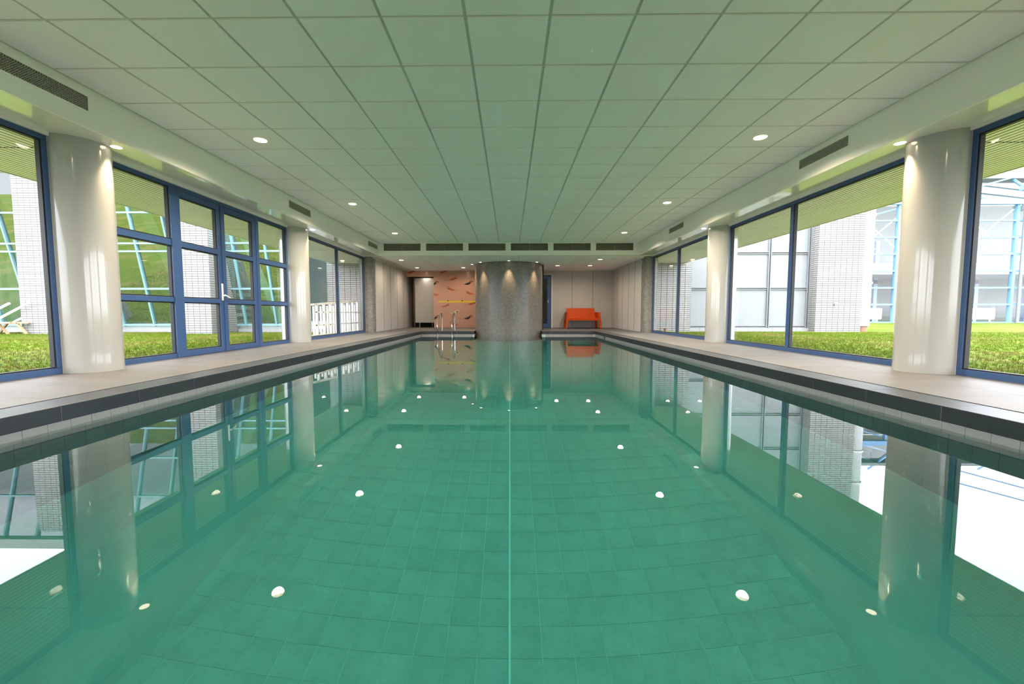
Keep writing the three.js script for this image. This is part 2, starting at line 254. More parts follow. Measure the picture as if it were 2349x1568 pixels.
// ---------------------------------------------------------------- outer walls of the hall
for (const s of [-1, 1]) {
  const w = thing(s < 0 ? 'wall_left' : 'wall_right', s < 0 ? 'window wall with the terrace doors, panelled white beyond the beam' : 'window wall facing the pale panel facade, panelled white beyond the beam', 'wall', null, 'structure');
  const X = (v) => s * v;
  part(w, 'header', bx(X(XW + 0.07), X(XW - 0.02), YS + 0.02, 2.96, DEND, DBK + 1.6), M.whiteTrim);
  part(w, 'core', bx(X(XS + 0.02), X(XW + 0.06), -0.05, 2.4, 13.42, DBK + 1.6), M.panel);
  const joints = s < 0 ? [13.30, 14.12, 14.95, 15.83, 16.75, 17.7] : [13.30, 13.98, 14.70, 15.47, 16.17, DBK];
  for (let i = 0; i + 1 < joints.length; i++) part(w, 'wall_panel', rbx(X(XS), X(XS + 0.02), 0.008, YL - 0.03, joints[i] + 0.004, joints[i + 1] - 0.004, 0.003), M.panel);
  part(w, 'backing', bx(X(XS + 0.012), X(XS + 0.03), 0, YL, 13.25, 17.7), M.backing);
  for (const j of joints.slice(1, -1)) part(w, 'joint_strip', bx(X(XS - 0.003), X(XS + 0.01), 0.008, YL - 0.03, j - 0.011, j + 0.011), std(0.17, 0.15, 0.13, 0.6));
  part(w, 'cornice', bx(X(XS - 0.02), X(XS + 0.01), YL - 0.028, YL + 0.001, 13.1, DBK), M.whiteTrim);
}
single('wall_back', 'plain white end wall behind the near end of the pool', 'wall', bx(-XW - 0.1, XW + 0.1, -0.05, 2.96, DEND - 0.2, DEND), M.panel, null, 'structure');

// ---------------------------------------------------------------- columns
colD.forEach((d, k) => { for (const s of [-1, 1]) single('column', k < 2 ? `round glossy white column ${s < 0 ? 'on the terrace door side' : 'on the lawn window side'} ${k ? 'next to' : 'behind'} the near pool end` : s < 0 ? (k === 2 ? 'round glossy white column before the terrace doors' : 'round glossy white column between terrace doors and railing window') : (k === 2 ? 'round glossy white column between the two large lawn windows' : 'round glossy white column opposite the railing window'), 'column', cyl(s * XW, -0.03, YS + 0.005, d, 0.275, 96), M.column, 'white columns along the windows'); });
const mosaic = (s0) => dataTex(512, 512, (u, v) => { const n = 32, a = u * n, b = v * n, fx = a % 1, fy = b % 1; if (fx < 0.1 || fy < 0.1) return [0.25, 0.23, 0.20]; const h = hash(Math.floor(a), Math.floor(b), s0), t = 0.14 + 0.16 * h * h + 0.03 * hash(Math.floor(a), Math.floor(b), s0 + 1); return [t * 1.05, t, t * 0.9]; });
const mosRough = dataTex(256, 256, (u, v) => { const n = 32, a = u * n, b = v * n; const g = (a % 1) < 0.1 || (b % 1) < 0.1, t = g ? 0.9 : 0.18 + 0.25 * hash(Math.floor(a), Math.floor(b), 61); return [t, t, t]; });
const mosTex = mosaic(41);
function mosaicMat(circ, h) { const a = mosTex.clone(), b = mosRough.clone(); for (const t of [a, b]) { t.repeat.set(Math.round(circ / 0.8 * 32) / 32, h / 0.8); t.needsUpdate = true; } return std(0.80, 0.80, 0.80, 1, { map: a, roughnessMap: b }); }
for (const s of [-1, 1]) single('mosaic_column', s < 0 ? 'slender dark mosaic column beside the railing window' : 'slender dark mosaic column opposite the railing window', 'column', cyl(s * XW, -0.03, YS, 13.225, 0.235, 64), mosaicMat(1.476, 2.35));
{
  const t = thing('mosaic_drum', 'large dark mosaic clad drum standing in the far end of the pool', 'pillar');
  part(t, 'shaft', cyl(0.02, YF + 0.01, YL - 0.001, 15.33, 1.206, 128), mosaicMat(7.577, YL - YF));
  part(t, 'top_ring', cyl(0.02, YL - 0.014, YL - 0.0005, 15.33, 1.212, 128), M.black);
  part(t, 'edge_strip', bx(1.205, 1.262, 0, YL - 0.001, 15.2, 15.26), M.black, 'black vertical strip');
}

// ---------------------------------------------------------------- windows
let nWin = 0, nDoor = 0;
const FO = 0.07;   // frame depth
function framePiece(t, name, s, y0, y1, d0, d1, depth = FO, lip = 0, mat = M.frame) { return part(t, name, rbx(s * (XW - lip), s * (XW + depth), y0, y1, d0, d1, 0.004, 1), mat); }
function glazing(t, s, y0, y1, d0, d1, off = 0.035) {
  const g = new THREE.PlaneGeometry(d1 - d0, y1 - y0); g.rotateY(s < 0 ? Math.PI / 2 : -Math.PI / 2); g.translate(s * (XW + off), (y0 + y1) / 2, -(d0 + d1) / 2);
  part(t, 'pane', g, M.glass);
  const w = 0.013, a = s * (XW + 0.012), b = s * (XW + off + 0.02);
  part(t, 'gasket', merge([bx(a, b, y0, y0 + w, d0, d1), bx(a, b, y1 - w, y1, d0, d1), bx(a, b, y0 + w, y1 - w, d0, d0 + w), bx(a, b, y0 + w, y1 - w, d1 - w, d1)]), M.gasket);
}
function bay(s, d0, d1, mull, label, side = true) {
  const t = thing(`window_${++nWin}`, label, 'window', null, 'structure');
  framePiece(t, 'head_rail', s, YH - 0.048, YH + 0.01, d0, d1); framePiece(t, 'sill_rail', s, -0.02, 0.06, d0, d1);
  framePiece(t, 'jamb', s, 0.06, YH - 0.048, d0, d0 + 0.048); framePiece(t, 'jamb', s, 0.06, YH - 0.048, d1 - 0.048, d1);
  if (mull) { framePiece(t, 'mullion', s, 0.06, YH - 0.048, mull - 0.036, mull + 0.036); glazing(t, s, 0.06, YH - 0.048, d0 + 0.048, mull - 0.036); glazing(t, s, 0.06, YH - 0.048, mull + 0.036, d1 - 0.048); }
  part(t, 'white_edge', merge([bx(s * (XW - 0.002), s * (XW + 0.06), 0, YH, d1, d1 + 0.012), bx(s * (XW - 0.002), s * (XW + 0.06), 0, YH, d0 - 0.012, d0)]), M.whiteTrim);
  return t;
}
bay(-1, -4.05, -0.24, -2.1, 'blue framed two-pane window behind the near end of the pool on the door side');
bay(1, -4.05, -0.24, -2.1, 'blue framed two-pane window behind the near end of the pool on the lawn side');
bay(-1, 0.31, 4.12, 2.2, 'blue framed window looking at stacked loungers and a tiled pillar');
bay(1, 0.31, 4.12, 2.2, 'blue framed window looking at the blue glazed building with a downpipe');
bay(1, 4.67, 8.48, 6.645, 'large blue framed two-pane window facing frosted panels and the tiled tower');
bay(-1, 9.03, 12.99, 10.98, 'blue framed two-pane window in front of the white railing');
bay(1, 9.03, 12.99, 11.05, 'blue framed two-pane window facing the tiled end wall with a small pot');
{ // terrace door bay
  const s = -1, d0 = 4.67, d1 = 8.48, t = bay(s, d0, d1, 0, 'blue barred side lights and frame around the terrace doors');
  framePiece(t, 'mullion', s, 0, YH - 0.048, 5.57, 5.65, FO, 0.012); framePiece(t, 'mullion', s, 0, YH - 0.048, 7.425, 7.51, FO, 0.012);
  const rows = [[0.06, 0.745], [0.81, 1.485], [1.563, YH - 0.048]];
  for (const [a, b] of [[d0 + 0.048, 5.57], [7.51, d1 - 0.048]]) { framePiece(t, 'transom', s, 0.745, 0.81, a, b); framePiece(t, 'transom', s, 1.485, 1.563, a, b); for (const [y0, y1] of rows) glazing(t, s, y0, y1, a, b); }
  [[5.652, 6.537, 'blue terrace door leaf with a white lever handle'], [6.54, 7.423, 'blue terrace door leaf without a handle']].forEach(([a, b, label], k) => {
    const w = thing(`door_${++nDoor}`, label, 'door', null, 'structure'), st = 0.085;
    framePiece(w, 'stile', s, 0.008, 2.235, a, a + st, 0.05, 0.006); framePiece(w, 'stile', s, 0.008, 2.235, b - st, b, 0.05, 0.006);
    framePiece(w, 'rail', s, 2.155, 2.235, a + st, b - st, 0.05, 0.006); framePiece(w, 'rail', s, 0.008, 0.085, a + st, b - st, 0.05, 0.006);
    framePiece(w, 'transom', s, 0.745, 0.81, a + st, b - st, 0.05, 0.004); framePiece(w, 'transom', s, 1.485, 1.558, a + st, b - st, 0.05, 0.004);
    for (const [y0, y1] of [[0.085, 0.745], [0.81, 1.485], [1.558, 2.155]]) glazing(w, s, y0, y1, a + st, b - st);
    if (!k) { const h = part(w, 'handle', rbx(-XW + 0.006, -XW + 0.02, 0.79, 1.05, b - 0.055, b - 0.02, 0.005), M.white, 'white lever handle'); part(h, 'lever', merge([bar(V(-XW + 0.02, 0.86, b - 0.037), V(-XW + 0.055, 0.87, b - 0.037), 0.018), bar(V(-XW + 0.05, 0.875, b - 0.04), V(-XW + 0.055, 0.835, b + 0.07), 0.016)]), M.white); }
    else part(w, 'centre_bead', bx(-XW + 0.004, -XW + 0.018, 0.01, 2.235, a - 0.016, a + 0.006), M.frame);
  });
}

// ---------------------------------------------------------------- back wall
const wb = thing('wall_front', 'far end wall, white panels on one side and pink patterned wall on the other', 'wall', null, 'structure');
part(wb, 'backing', merge([bx(1.9, XS + 0.2, 0, YL + 0.1, DBK + 0.02, DBK + 0.12), bx(-2.98, 0.75, 0, YL + 0.1, DBK + 0.02, DBK + 0.12), bx(0.7, 1.95, 2.14, YL + 0.1, DBK + 0.02, DBK + 0.12), bx(-XS - 0.2, -2.98, 2.06, YL + 0.1, DBK + 0.02, DBK + 0.12), bx(1.745, 1.95, 0, 2.2, DBK + 0.02, DBK + 0.12)]), M.backing);
[[1.765, 2.538], [2.552, 3.350], [3.364, XS]].forEach(([a, b]) => part(wb, 'wall_panel', rbx(a, b, 0.008, YL - 0.01, DBK, DBK + 0.02, 0.003), M.panel));
for (const j of [2.545, 3.357]) part(wb, 'joint_strip', bx(j - 0.006, j + 0.006, 0.008, YL - 0.02, DBK - 0.001, DBK + 0.015), std(0.17, 0.15, 0.13, 0.6));
part(wb, 'wall_panel', rbx(0.75, 1.757, 2.15, YL - 0.01, DBK, DBK + 0.02, 0.003), M.panel);
part(wb, 'cornice', bx(-XS, XS, YL - 0.02, YL + 0.001, DBK - 0.02, DBK), M.whiteTrim);
{ // pink wallpaper with swimmers
  const cv = document.createElement('canvas'); cv.width = 1024; cv.height = 1024; const c = cv.getContext('2d');
  c.fillStyle = '#cc9a84'; c.fillRect(0, 0, 1024, 1024);
  const P = (x, y) => [(x + 4.2) / 2.95 * 1024, (1 - y / 2.3) * 1024];   // metres on the wall -> pixels
  const swim = (x, y, f, col, dark) => {
    const [px, py] = P(x, y), k = 350, q = f; c.save(); c.translate(px, py); c.scale(q, 1);
    c.fillStyle = col; c.beginPath(); c.moveTo(-0.20 * k, 0.03 * k); c.quadraticCurveTo(-0.08 * k, -0.06 * k, 0.06 * k, -0.10 * k); c.lineTo(0.09 * k, -0.06 * k); c.quadraticCurveTo(0.04 * k, 0.02 * k, -0.02 * k, 0.05 * k); c.closePath(); c.fill();
    c.strokeStyle = col; c.lineWidth = 0.03 * k; c.beginPath(); c.moveTo(0.02 * k, -0.09 * k); c.lineTo(0.10 * k, -0.15 * k); c.lineTo(0.17 * k, -0.09 * k); c.stroke();
    c.fillStyle = dark; c.beginPath(); c.arc(0.09 * k, -0.055 * k, 0.03 * k, 0, 7); c.fill();
    c.strokeStyle = '#a8674f'; c.lineWidth = 3; c.beginPath(); c.moveTo(-0.42 * k, 0.02 * k); c.quadraticCurveTo(-0.34 * k, -0.02 * k, -0.30 * k, 0.05 * k); c.quadraticCurveTo(-0.26 * k, 0.0, -0.2 * k, 0.03 * k); c.stroke(); c.restore();
  };
  const O = '#b5602c', K = '#23201f', Wt = '#d9cbb8';
  for (const [x, y, f, col, dk] of [[-3.87, 2.2, 1, O, K], [-2.58, 2.21, 1, O, K], [-2.18, 1.93, 1, O, K], [-2.95, 1.74, 1, K, O], [-1.58, 1.75, 1, K, O], [-2.3, 1.52, -1, O, K], [-2.95, 1.32, -1, O, K], [-1.55, 1.36, -1, O, K], [-2.5, 0.86, 1, O, K], [-2.15, 0.6, 1, Wt, K], [-2.93, 0.38, 1, K, O], [-1.6, 0.38, 1, K, O], [-2.2, 0.13, -1, O, K], [-1.45, 0.95, 1, O, K]]) swim(x, y, f, col, dk);
  c.fillStyle = '#e3c21c'; const a = P(-2.8, 1.085), b = P(-1.25, 1.015); c.fillRect(a[0], a[1], b[0] - a[0], b[1] - a[1]);
  c.fillStyle = K; for (const x of [-2.42, -1.85]) { const p = P(x, 1.09); c.fillRect(p[0] - 9, p[1] - 6, 18, 16); }
  const tex = new THREE.CanvasTexture(cv); tex.colorSpace = THREE.SRGBColorSpace; tex.magFilter = THREE.LinearFilter;
  const pm = std(0.9, 0.9, 0.9, 0.2, { map: tex, clearcoat: 0.5, clearcoatRoughness: 0.08 });
  const wall = (x0, x1, y0, y1) => { const g = bx(x0, x1, y0, y1, DBK, DBK + 0.02), p = g.attributes.position, uv = g.attributes.uv; for (let i = 0; i < p.count; i++) uv.setXY(i, (p.getX(i) + 4.2) / 2.95, p.getY(i) / 2.3); return g; };
  part(wb, 'wallpaper', merge([wall(-2.975, -1.25, 0.005, YL - 0.015), wall(-XS, -2.975, 2.065, YL - 0.015)]), pm, 'pink glossy wallpaper printed with swimmers and a yellow lane line');
  part(wb, 'reveal', merge([bx(-2.985, -2.975, 0, 2.065, DBK, DBK + 0.25), bx(-XS, -2.975, 2.055, 2.065, DBK, DBK + 0.25)]), std(0.55, 0.36, 0.27, 0.5));
}
{ // washroom beyond the opening
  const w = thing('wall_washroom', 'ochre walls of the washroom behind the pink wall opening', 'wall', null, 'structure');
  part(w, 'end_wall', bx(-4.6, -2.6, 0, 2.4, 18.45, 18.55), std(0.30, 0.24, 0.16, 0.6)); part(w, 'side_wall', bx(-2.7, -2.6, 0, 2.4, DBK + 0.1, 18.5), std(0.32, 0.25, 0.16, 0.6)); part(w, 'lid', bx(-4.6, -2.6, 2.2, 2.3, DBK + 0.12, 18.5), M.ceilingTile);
  part(w, 'skirting', bx(-4.2, -2.7, 0, 0.2, 18.42, 18.45), M.black);
  const p = thing('cubicle_partition', 'white washroom cubicle panel on short steel legs', 'partition');
  part(p, 'panel', rbx(-3.84, -3.02, 0.2, 2.02, 17.45, 17.48, 0.006), M.panel);
  for (const x of [-3.66, -3.14]) part(p, 'leg', cyl(x, 0, 0.22, 17.465, 0.014, 12), M.steel);
  part(p, 'post', rbx(-3.9, -3.85, 0, 2.06, 17.44, 17.49, 0.004), std(0.10, 0.06, 0.04, 0.4));
}
{ // blue glazed door beside the drum
  const w = thing(`door_${++nDoor}`, 'blue glazed door half hidden behind the mosaic drum', 'door', null, 'structure'), D = DBK + 0.02;
  part(w, 'casing', merge([bx(1.715, 1.76, 0, 2.135, D - 0.035, D + 0.02), bx(0.73, 1.76, 2.105, 2.14, D - 0.035, D + 0.02), bx(0.73, 0.77, 0, 2.105, D - 0.035, D + 0.02)]), M.whiteTrim);
  part(w, 'stile', bx(1.555, 1.71, 0.01, 2.1, D - 0.01, D + 0.03), M.frame); part(w, 'stile', bx(0.775, 0.92, 0.01, 2.1, D - 0.01, D + 0.03), M.frame);
  part(w, 'rail', bx(0.92, 1.555, 1.95, 2.1, D - 0.01, D + 0.03), M.frame); part(w, 'rail', bx(0.92, 1.555, 0.01, 0.18, D - 0.01, D + 0.03), M.frame);
  const g = new THREE.PlaneGeometry(0.635, 1.77); g.translate(1.2375, 1.065, -(D + 0.01)); part(w, 'pane', g, M.glass);
  part(w, 'handle', merge([rbx(1.575, 1.605, 0.99, 1.12, D - 0.02, D - 0.01, 0.004), bar(V(1.59, 1.06, D - 0.05), V(1.49, 1.06, D - 0.05), 0.02), bar(V(1.59, 1.06, D - 0.01), V(1.59, 1.06, D - 0.06), 0.018)]), M.steel, 'steel lever handle');
  const r = thing('wall_corridor', 'pale corridor walls seen through the blue glazed door', 'wall', null, 'structure');
  part(r, 'end_wall', bx(0.2, 2.4, -0.05, 2.4, 18.5, 18.6), M.panel); part(r, 'side_wall', bx(0.4, 0.5, 0, 2.4, DBK + 0.1, 18.5), M.panel); part(r, 'side_wall', bx(1.95, 2.05, 0, 2.4, DBK + 0.1, 18.5), M.panel); part(r, 'lid', bx(0.4, 2.1, 2.3, 2.35, DBK + 0.1, 18.6), M.ceilingTile);
}

// ---------------------------------------------------------------- bench
{
  const t = thing('bench', 'orange plastic two-seat bench with box shaped arms against the white panels', 'bench'), m = M.orange;
  const hex = (p) => { const g = new THREE.BoxGeometry(1, 1, 1), a = g.attributes.position; for (let i = 0; i < a.count; i++) { const k = (a.getX(i) > 0 ? 1 : 0) + (a.getY(i) > 0 ? 2 : 0) + (a.getZ(i) > 0 ? 0 : 4), v = p[k]; a.setXYZ(i, v[0], v[1], -v[2]); } const n = g.toNonIndexed(); n.computeVertexNormals(); return n; };   // corners: x, then y, then depth
  const blk = (xa0, xb0, y0, xa1, xb1, y1, d0, d1, lean = 0) => hex([[xa0, y0, d0], [xb0, y0, d0], [xa1, y1, d0 + lean], [xb1, y1, d0 + lean], [xa0, y0, d1], [xb0, y0, d1], [xa1, y1, d1 + lean], [xb1, y1, d1 + lean]]);
  part(t, 'seat', blk(2.28, 3.44, 0.31, 2.28, 3.44, 0.405, 16.16, 16.8), m);
  part(t, 'backrest', blk(2.28, 3.42, 0.38, 2.32, 3.38, 0.785, 16.66, 16.74, 0.12), m);
  part(t, 'armrest', blk(2.205, 2.28, 0.31, 2.24, 2.31, 0.625, 16.14, 16.84), m);
  part(t, 'armrest', blk(3.44, 3.525, 0.31, 3.40, 3.485, 0.625, 16.14, 16.84), m);
  part(t, 'leg', blk(2.175, 2.235, 0, 2.205, 2.285, 0.31, 16.14, 16.22), m); part(t, 'leg', blk(3.49, 3.55, 0, 3.435, 3.525, 0.31, 16.14, 16.22), m);
  part(t, 'leg', blk(2.20, 2.26, 0, 2.21, 2.30, 0.31, 16.78, 16.86), m); part(t, 'leg', blk(3.44, 3.51, 0, 3.42, 3.50, 0.31, 16.78, 16.86), m);
}
// ---------------------------------------------------------------- pool ladder and skimmer
{
  const t = thing('pool_ladder', 'chrome pool ladder with two curved handrails at the far end', 'ladder');
  const rail = (pts) => { const c = new THREE.CatmullRomCurve3(pts.map((p) => V(...p)), false, 'centripetal'); return new THREE.TubeGeometry(c, 80, 0.019, 12); };
  const y0 = deckY(2, 14.8);
  for (const [a, b] of [[-2.32, -2.40], [-1.875, -1.905]]) {
    const r = part(t, 'handrail', rail([[a, y0, 14.86], [a, 0.2, 14.855], [a, 0.45, 14.84], [a - 0.003, 0.57, 14.79], [a - 0.01, 0.615, 14.70], [a * 0.7 + b * 0.3, 0.56, 14.58], [a * 0.4 + b * 0.6, 0.4, 14.44], [b, 0.25, 14.345], [b, 0.15, 14.32], [b, 0.0, 14.34], [b, -0.13, 14.37], [b, -0.6, 14.385], [b, -1.0, 14.39]]), M.chrome);
    part(r, 'foot_flange', cyl(a, y0, y0 + 0.012, 14.86, 0.042, 20), M.chrome);
  }
  for (const y of [-0.4, -0.65, -0.9]) part(t, 'step', rbx(-2.40, -1.905, y - 0.012, y + 0.012, 14.34, 14.43, 0.006), M.chrome);
  const k = thing('skimmer_plate', 'small dark framed outlet plate in the pale waterline band near the bench', 'plate');
  part(k, 'plate', rbx(2.952, 2.966, -0.2, -0.133, 12.95, 13.1, 0.003), M.black); part(k, 'slot', rbx(2.949, 2.953, -0.158, -0.143, 12.98, 13.07, 0.001), M.band); part(k, 'slot', rbx(2.949, 2.953, -0.178, -0.165, 12.98, 13.07, 0.001), M.band);
}

// ---------------------------------------------------------------- downlights
function downlight(x, y, d, r, label, group, power, angle, penumbra = 0.7, tone = [1, 0.86, 0.68]) {
  const t = thing('downlight', label, 'lamp', group); t.position.set(x, y, -d);
  const ring = new THREE.LatheGeometry([[r, 0.003], [r + 0.002, -0.003], [r + 0.013, -0.002], [r + 0.015, 0.002]].map((p) => new THREE.Vector2(...p)), 32); part(t, 'trim_ring', ring, M.whiteTrim);
  const g = new THREE.CylinderGeometry(r, r, 0.004, 32); part(t, 'lens', g, lampGlow, 'glowing warm lens').position.y = -0.004;
  const l = new THREE.SpotLight(new THREE.Color().setRGB(...tone), power, 0, angle, penumbra, 2); l.name = 'lamp_light'; l.position.set(0, -0.012, 0); l.target.position.set(0, -1, 0); l.castShadow = true; l.shadow.radius = r / 0.02; t.add(l, l.target); return t;
}
for (let k = -2; k < 3; k++) for (const s of [-1, 1]) downlight(gx0 + 3 * s, YC, 5.237 + 3 * k, 0.07, 'round glowing downlight set in the panel ceiling above the pool', 'downlights in the pool ceiling', 14, 1.35, 0.9, [1, 0.82, 0.60]);
for (const [x, d, w] of [[-4.03, 4.48, 'in front of the terrace doors'], [4.03, 4.485, 'between the two large lawn windows'], [-4.03, 8.86, 'between terrace doors and railing window'], [4.03, 8.86, 'opposite the railing window'], [-4.03, 0.12, 'on the door side by the near pool end'], [4.03, 0.12, 'on the lawn side by the near pool end']]) downlight(x, YS, d, 0.045, `small warm spot lighting the white column ${w}`, 'column spots in the bulkheads', 2.6, 0.62, 0.6, [1, 0.70, 0.42]);
for (const [x, d, w] of [[-0.93, 14.38, 'on the ladder side of its front'], [0.03, 14.0, 'at the middle of its front'], [0.97, 14.39, 'on the bench side of its front'], [-1.27, 15.0, 'beside the pink wall']]) downlight(x, YL, d, 0.035, `small warm spot grazing the mosaic drum ${w}`, 'spots around the drum', 2.6, 0.5, 0.7, [1, 0.70, 0.42]);
for (const [x, d, w] of [[-3.45, 13.8, 'beside the panelled wall on the ladder side'], [-3.44, 16.1, 'in front of the washroom opening'], [-1.69, 16.08, 'in front of the pink wall'], [1.78, 15.45, 'between the drum and the bench'], [2.95, 15.45, 'just in front of the bench'], [2.94, 13.7, 'over the pool corner on the bench side']]) downlight(x, YL, d, 0.065, `round glowing downlight in the low ceiling ${w}`, 'downlights in the low ceiling', 2.0, 1.5, 1, [1, 0.80, 0.58]);
downlight(-3.35, 2.2, 17.35, 0.05, 'small glowing downlight above the washroom cubicle panel', null, 0.4, 1.1);

// ---------------------------------------------------------------- outside: eaves
const joinD = [DEND, 0.06, 4.42, 8.72, 13.04, 14.72];
for (const s of [-1, 1]) {
  const t = thing('eave_soffit', s < 0 ? 'beige slatted eave above the terrace doors' : 'beige slatted eave above the lawn windows', 'eave', null, 'structure');
  part(t, 'deck', bx(s * (XW + 0.06), s * 6.03, 2.335, 2.36, DEND, 14.72), std(0.03, 0.03, 0.025, 0.8)); part(t, 'edge', bx(s * 6.03, s * 6.06, 2.29, 3.2, DEND, 14.72), M.whiteTrim);  // deck coloured near black to put shade into the gaps between slats
  for (let x = XW + 0.075; x < 6.0; x += 0.072) for (let i = 0; i + 1 < joinD.length; i++) part(t, 'slat', bx(s * x, s * Math.min(x + 0.050, 6.03), 2.297, 2.303, joinD[i] + 0.012, joinD[i + 1] - 0.012), M.soffit);
}
// tile clad walls
function tiled(name, label, category, boxes, kind) {   // boxes: [x0,x1,y0,y1,d0,d1, faces]
  const t = thing(name, label, category, null, kind), TW = 0.195, TH = 0.072, l = [];
  part(t, 'core', merge(boxes.map((b) => bx(...b.slice(0, 6)))), M.joint);
  for (const [x0, x1, y0, y1, d0, d1, faces] of boxes) for (const f of faces) {
    const len = f === 'n' || f === 's' ? x1 - x0 : d1 - d0, n = Math.max(1, Math.round(len / TW)), w = len / n;
    for (let i = 0; i < n; i++) for (let y = y0 + TH / 2; y < y1; y += TH) { const a = (i + 0.5) * w; l.push(f === 'n' ? [x0 + a, y, d0 - 0.002, w, 0] : f === 'w' ? [x0 - 0.002, y, d0 + a, w, 1] : [x1 + 0.002, y, d0 + a, w, 1]); }
  }
  const im = new THREE.InstancedMesh(new THREE.BoxGeometry(1, TH - 0.014, 0.012), M.tileWhite, l.length), mt = new THREE.Matrix4(), q = new THREE.Quaternion(), up = new THREE.Vector3(0, 1, 0), c = new THREE.Color();
  l.forEach(([x, y, d, w, r], k) => { q.setFromAxisAngle(up, r ? Math.PI / 2 : 0); mt.compose(V(x, y, d), q, new THREE.Vector3(w - 0.013, 1, 1)); im.setMatrixAt(k, mt); const h = 0.93 + 0.07 * rnd(); im.setColorAt(k, c.setRGB(h, h, h * 0.99)); });
  im.name = 'glazed_tiles'; im.userData.kind = 'stuff'; im.castShadow = im.receiveShadow = true; t.add(im); return t;
}
const G = -0.05;
tiled('wall_end', 'white tile end wall closing the eave behind the white railing', 'wall', [[-6.28, -4.44, G - 0.1, 3.2, 14.72, 19, ['n', 'w']]], 'structure');
tiled('wall_end', 'white tile end wall closing the eave near the small brown pot', 'wall', [[4.44, 6.28, G - 0.1, 3.2, 14.72, 19, ['n', 'e']]], 'structure');
tiled('tile_pillar', 'white tile pillar beside the stacked loungers', 'pillar', [[-15.12, -13.85, G - 0.1, 6.2, 13.0, 14.2, ['n', 'e']]]);
tiled('tile_pillar', 'white tile pillar in front of the leaning glass facade by the terrace doors', 'pillar', [[-10.43, -9.15, G - 0.1, 6.2, 13.0, 14.2, ['n', 'e']]]);
tiled('tile_tower', 'white tile tower beside the round metal duct', 'tower', [[10.47, 12.02, G - 0.1, 7.5, 14.6, 16.5, ['n', 'w']]]);
{ const t = thing('wall_tap', 'small metal tap on the white tile tower', 'tap'); part(t, 'body', cyl(11.1, 0.83, 0.9, 14.56, 0.02, 12), M.steel); part(t, 'spout', bar(V(11.1, 0.88, 14.6), V(11.1, 0.88, 14.48), 0.022), M.steel); part(t, 'handle', bar(V(11.06, 0.92, 14.54), V(11.17, 0.92, 14.54), 0.018), M.steel); }
{ // frosted panel facade
  const t = thing('panel_facade', 'pale frosted panel facade in grey metal frames', 'facade'); const vs = [6.33, 7.72, 9.06, 10.41], hs = [0.113, 1.44, 2.662, 3.89, 5.1, 6.3];
  part(t, 'backing', bx(6.3, 10.44, G - 0.1, 6.5, 15.02, 15.3), M.concrete);
  for (let i = 0; i + 1 < vs.length; i++) for (let j = 0; j + 1 < hs.length; j++) part(t, 'frosted_pane', bx(vs[i] + 0.03, vs[i + 1] - 0.03, hs[j] + 0.02, hs[j + 1] - 0.02, 14.96, 14.99), M.frosted);
  for (const x of vs) for (const o of [-0.05, 0.02]) part(t, 'mullion', bx(x + o, x + o + 0.03, 0.08, 6.4, 14.9, 15.0), M.alu);
  for (const y of hs) for (let i = 0; i + 1 < vs.length; i++) for (const o of [-0.04, 0.015]) part(t, 'transom', bx(vs[i] + 0.05, vs[i + 1] - 0.05, y + o, y + o + 0.025, 14.91, 15.0), M.alu);
  for (let x = 6.28; x < 10.45; x += 0.42) part(t, 'plinth_block', bx(x + 0.004, Math.min(x + 0.42, 10.465) - 0.004, G - 0.1, 0.07, 14.88, 15.0), M.plinth);
}
{ const t = thing('metal_duct', 'round grey metal duct with flanges standing by the tile tower', 'duct'), m = std(0.50, 0.50, 0.50, 0.4, { metalness: 0.25 });
  const ys = [0.14, 1.62, 2.755, 3.9, 5.04, 6.2]; for (let i = 0; i + 1 < ys.length; i++) { part(t, 'segment', cyl(12.30, ys[i], ys[i + 1] - 0.02, 14.95, 0.245, 40), m); part(t, 'flange', cyl(12.30, ys[i + 1] - 0.03, ys[i + 1] + 0.03, 14.95, 0.275, 40), M.white); }
  part(t, 'door_edge', bx(12.03, 12.1, 0.14, 1.6, 14.66, 14.72), M.white); part(t, 'door_edge', bx(12.36, 12.40, 0.14, 1.6, 14.70, 14.74), M.white); part(t, 'base', cyl(12.30, G - 0.05, 0.13, 14.95, 0.2, 24), M.terracotta); }
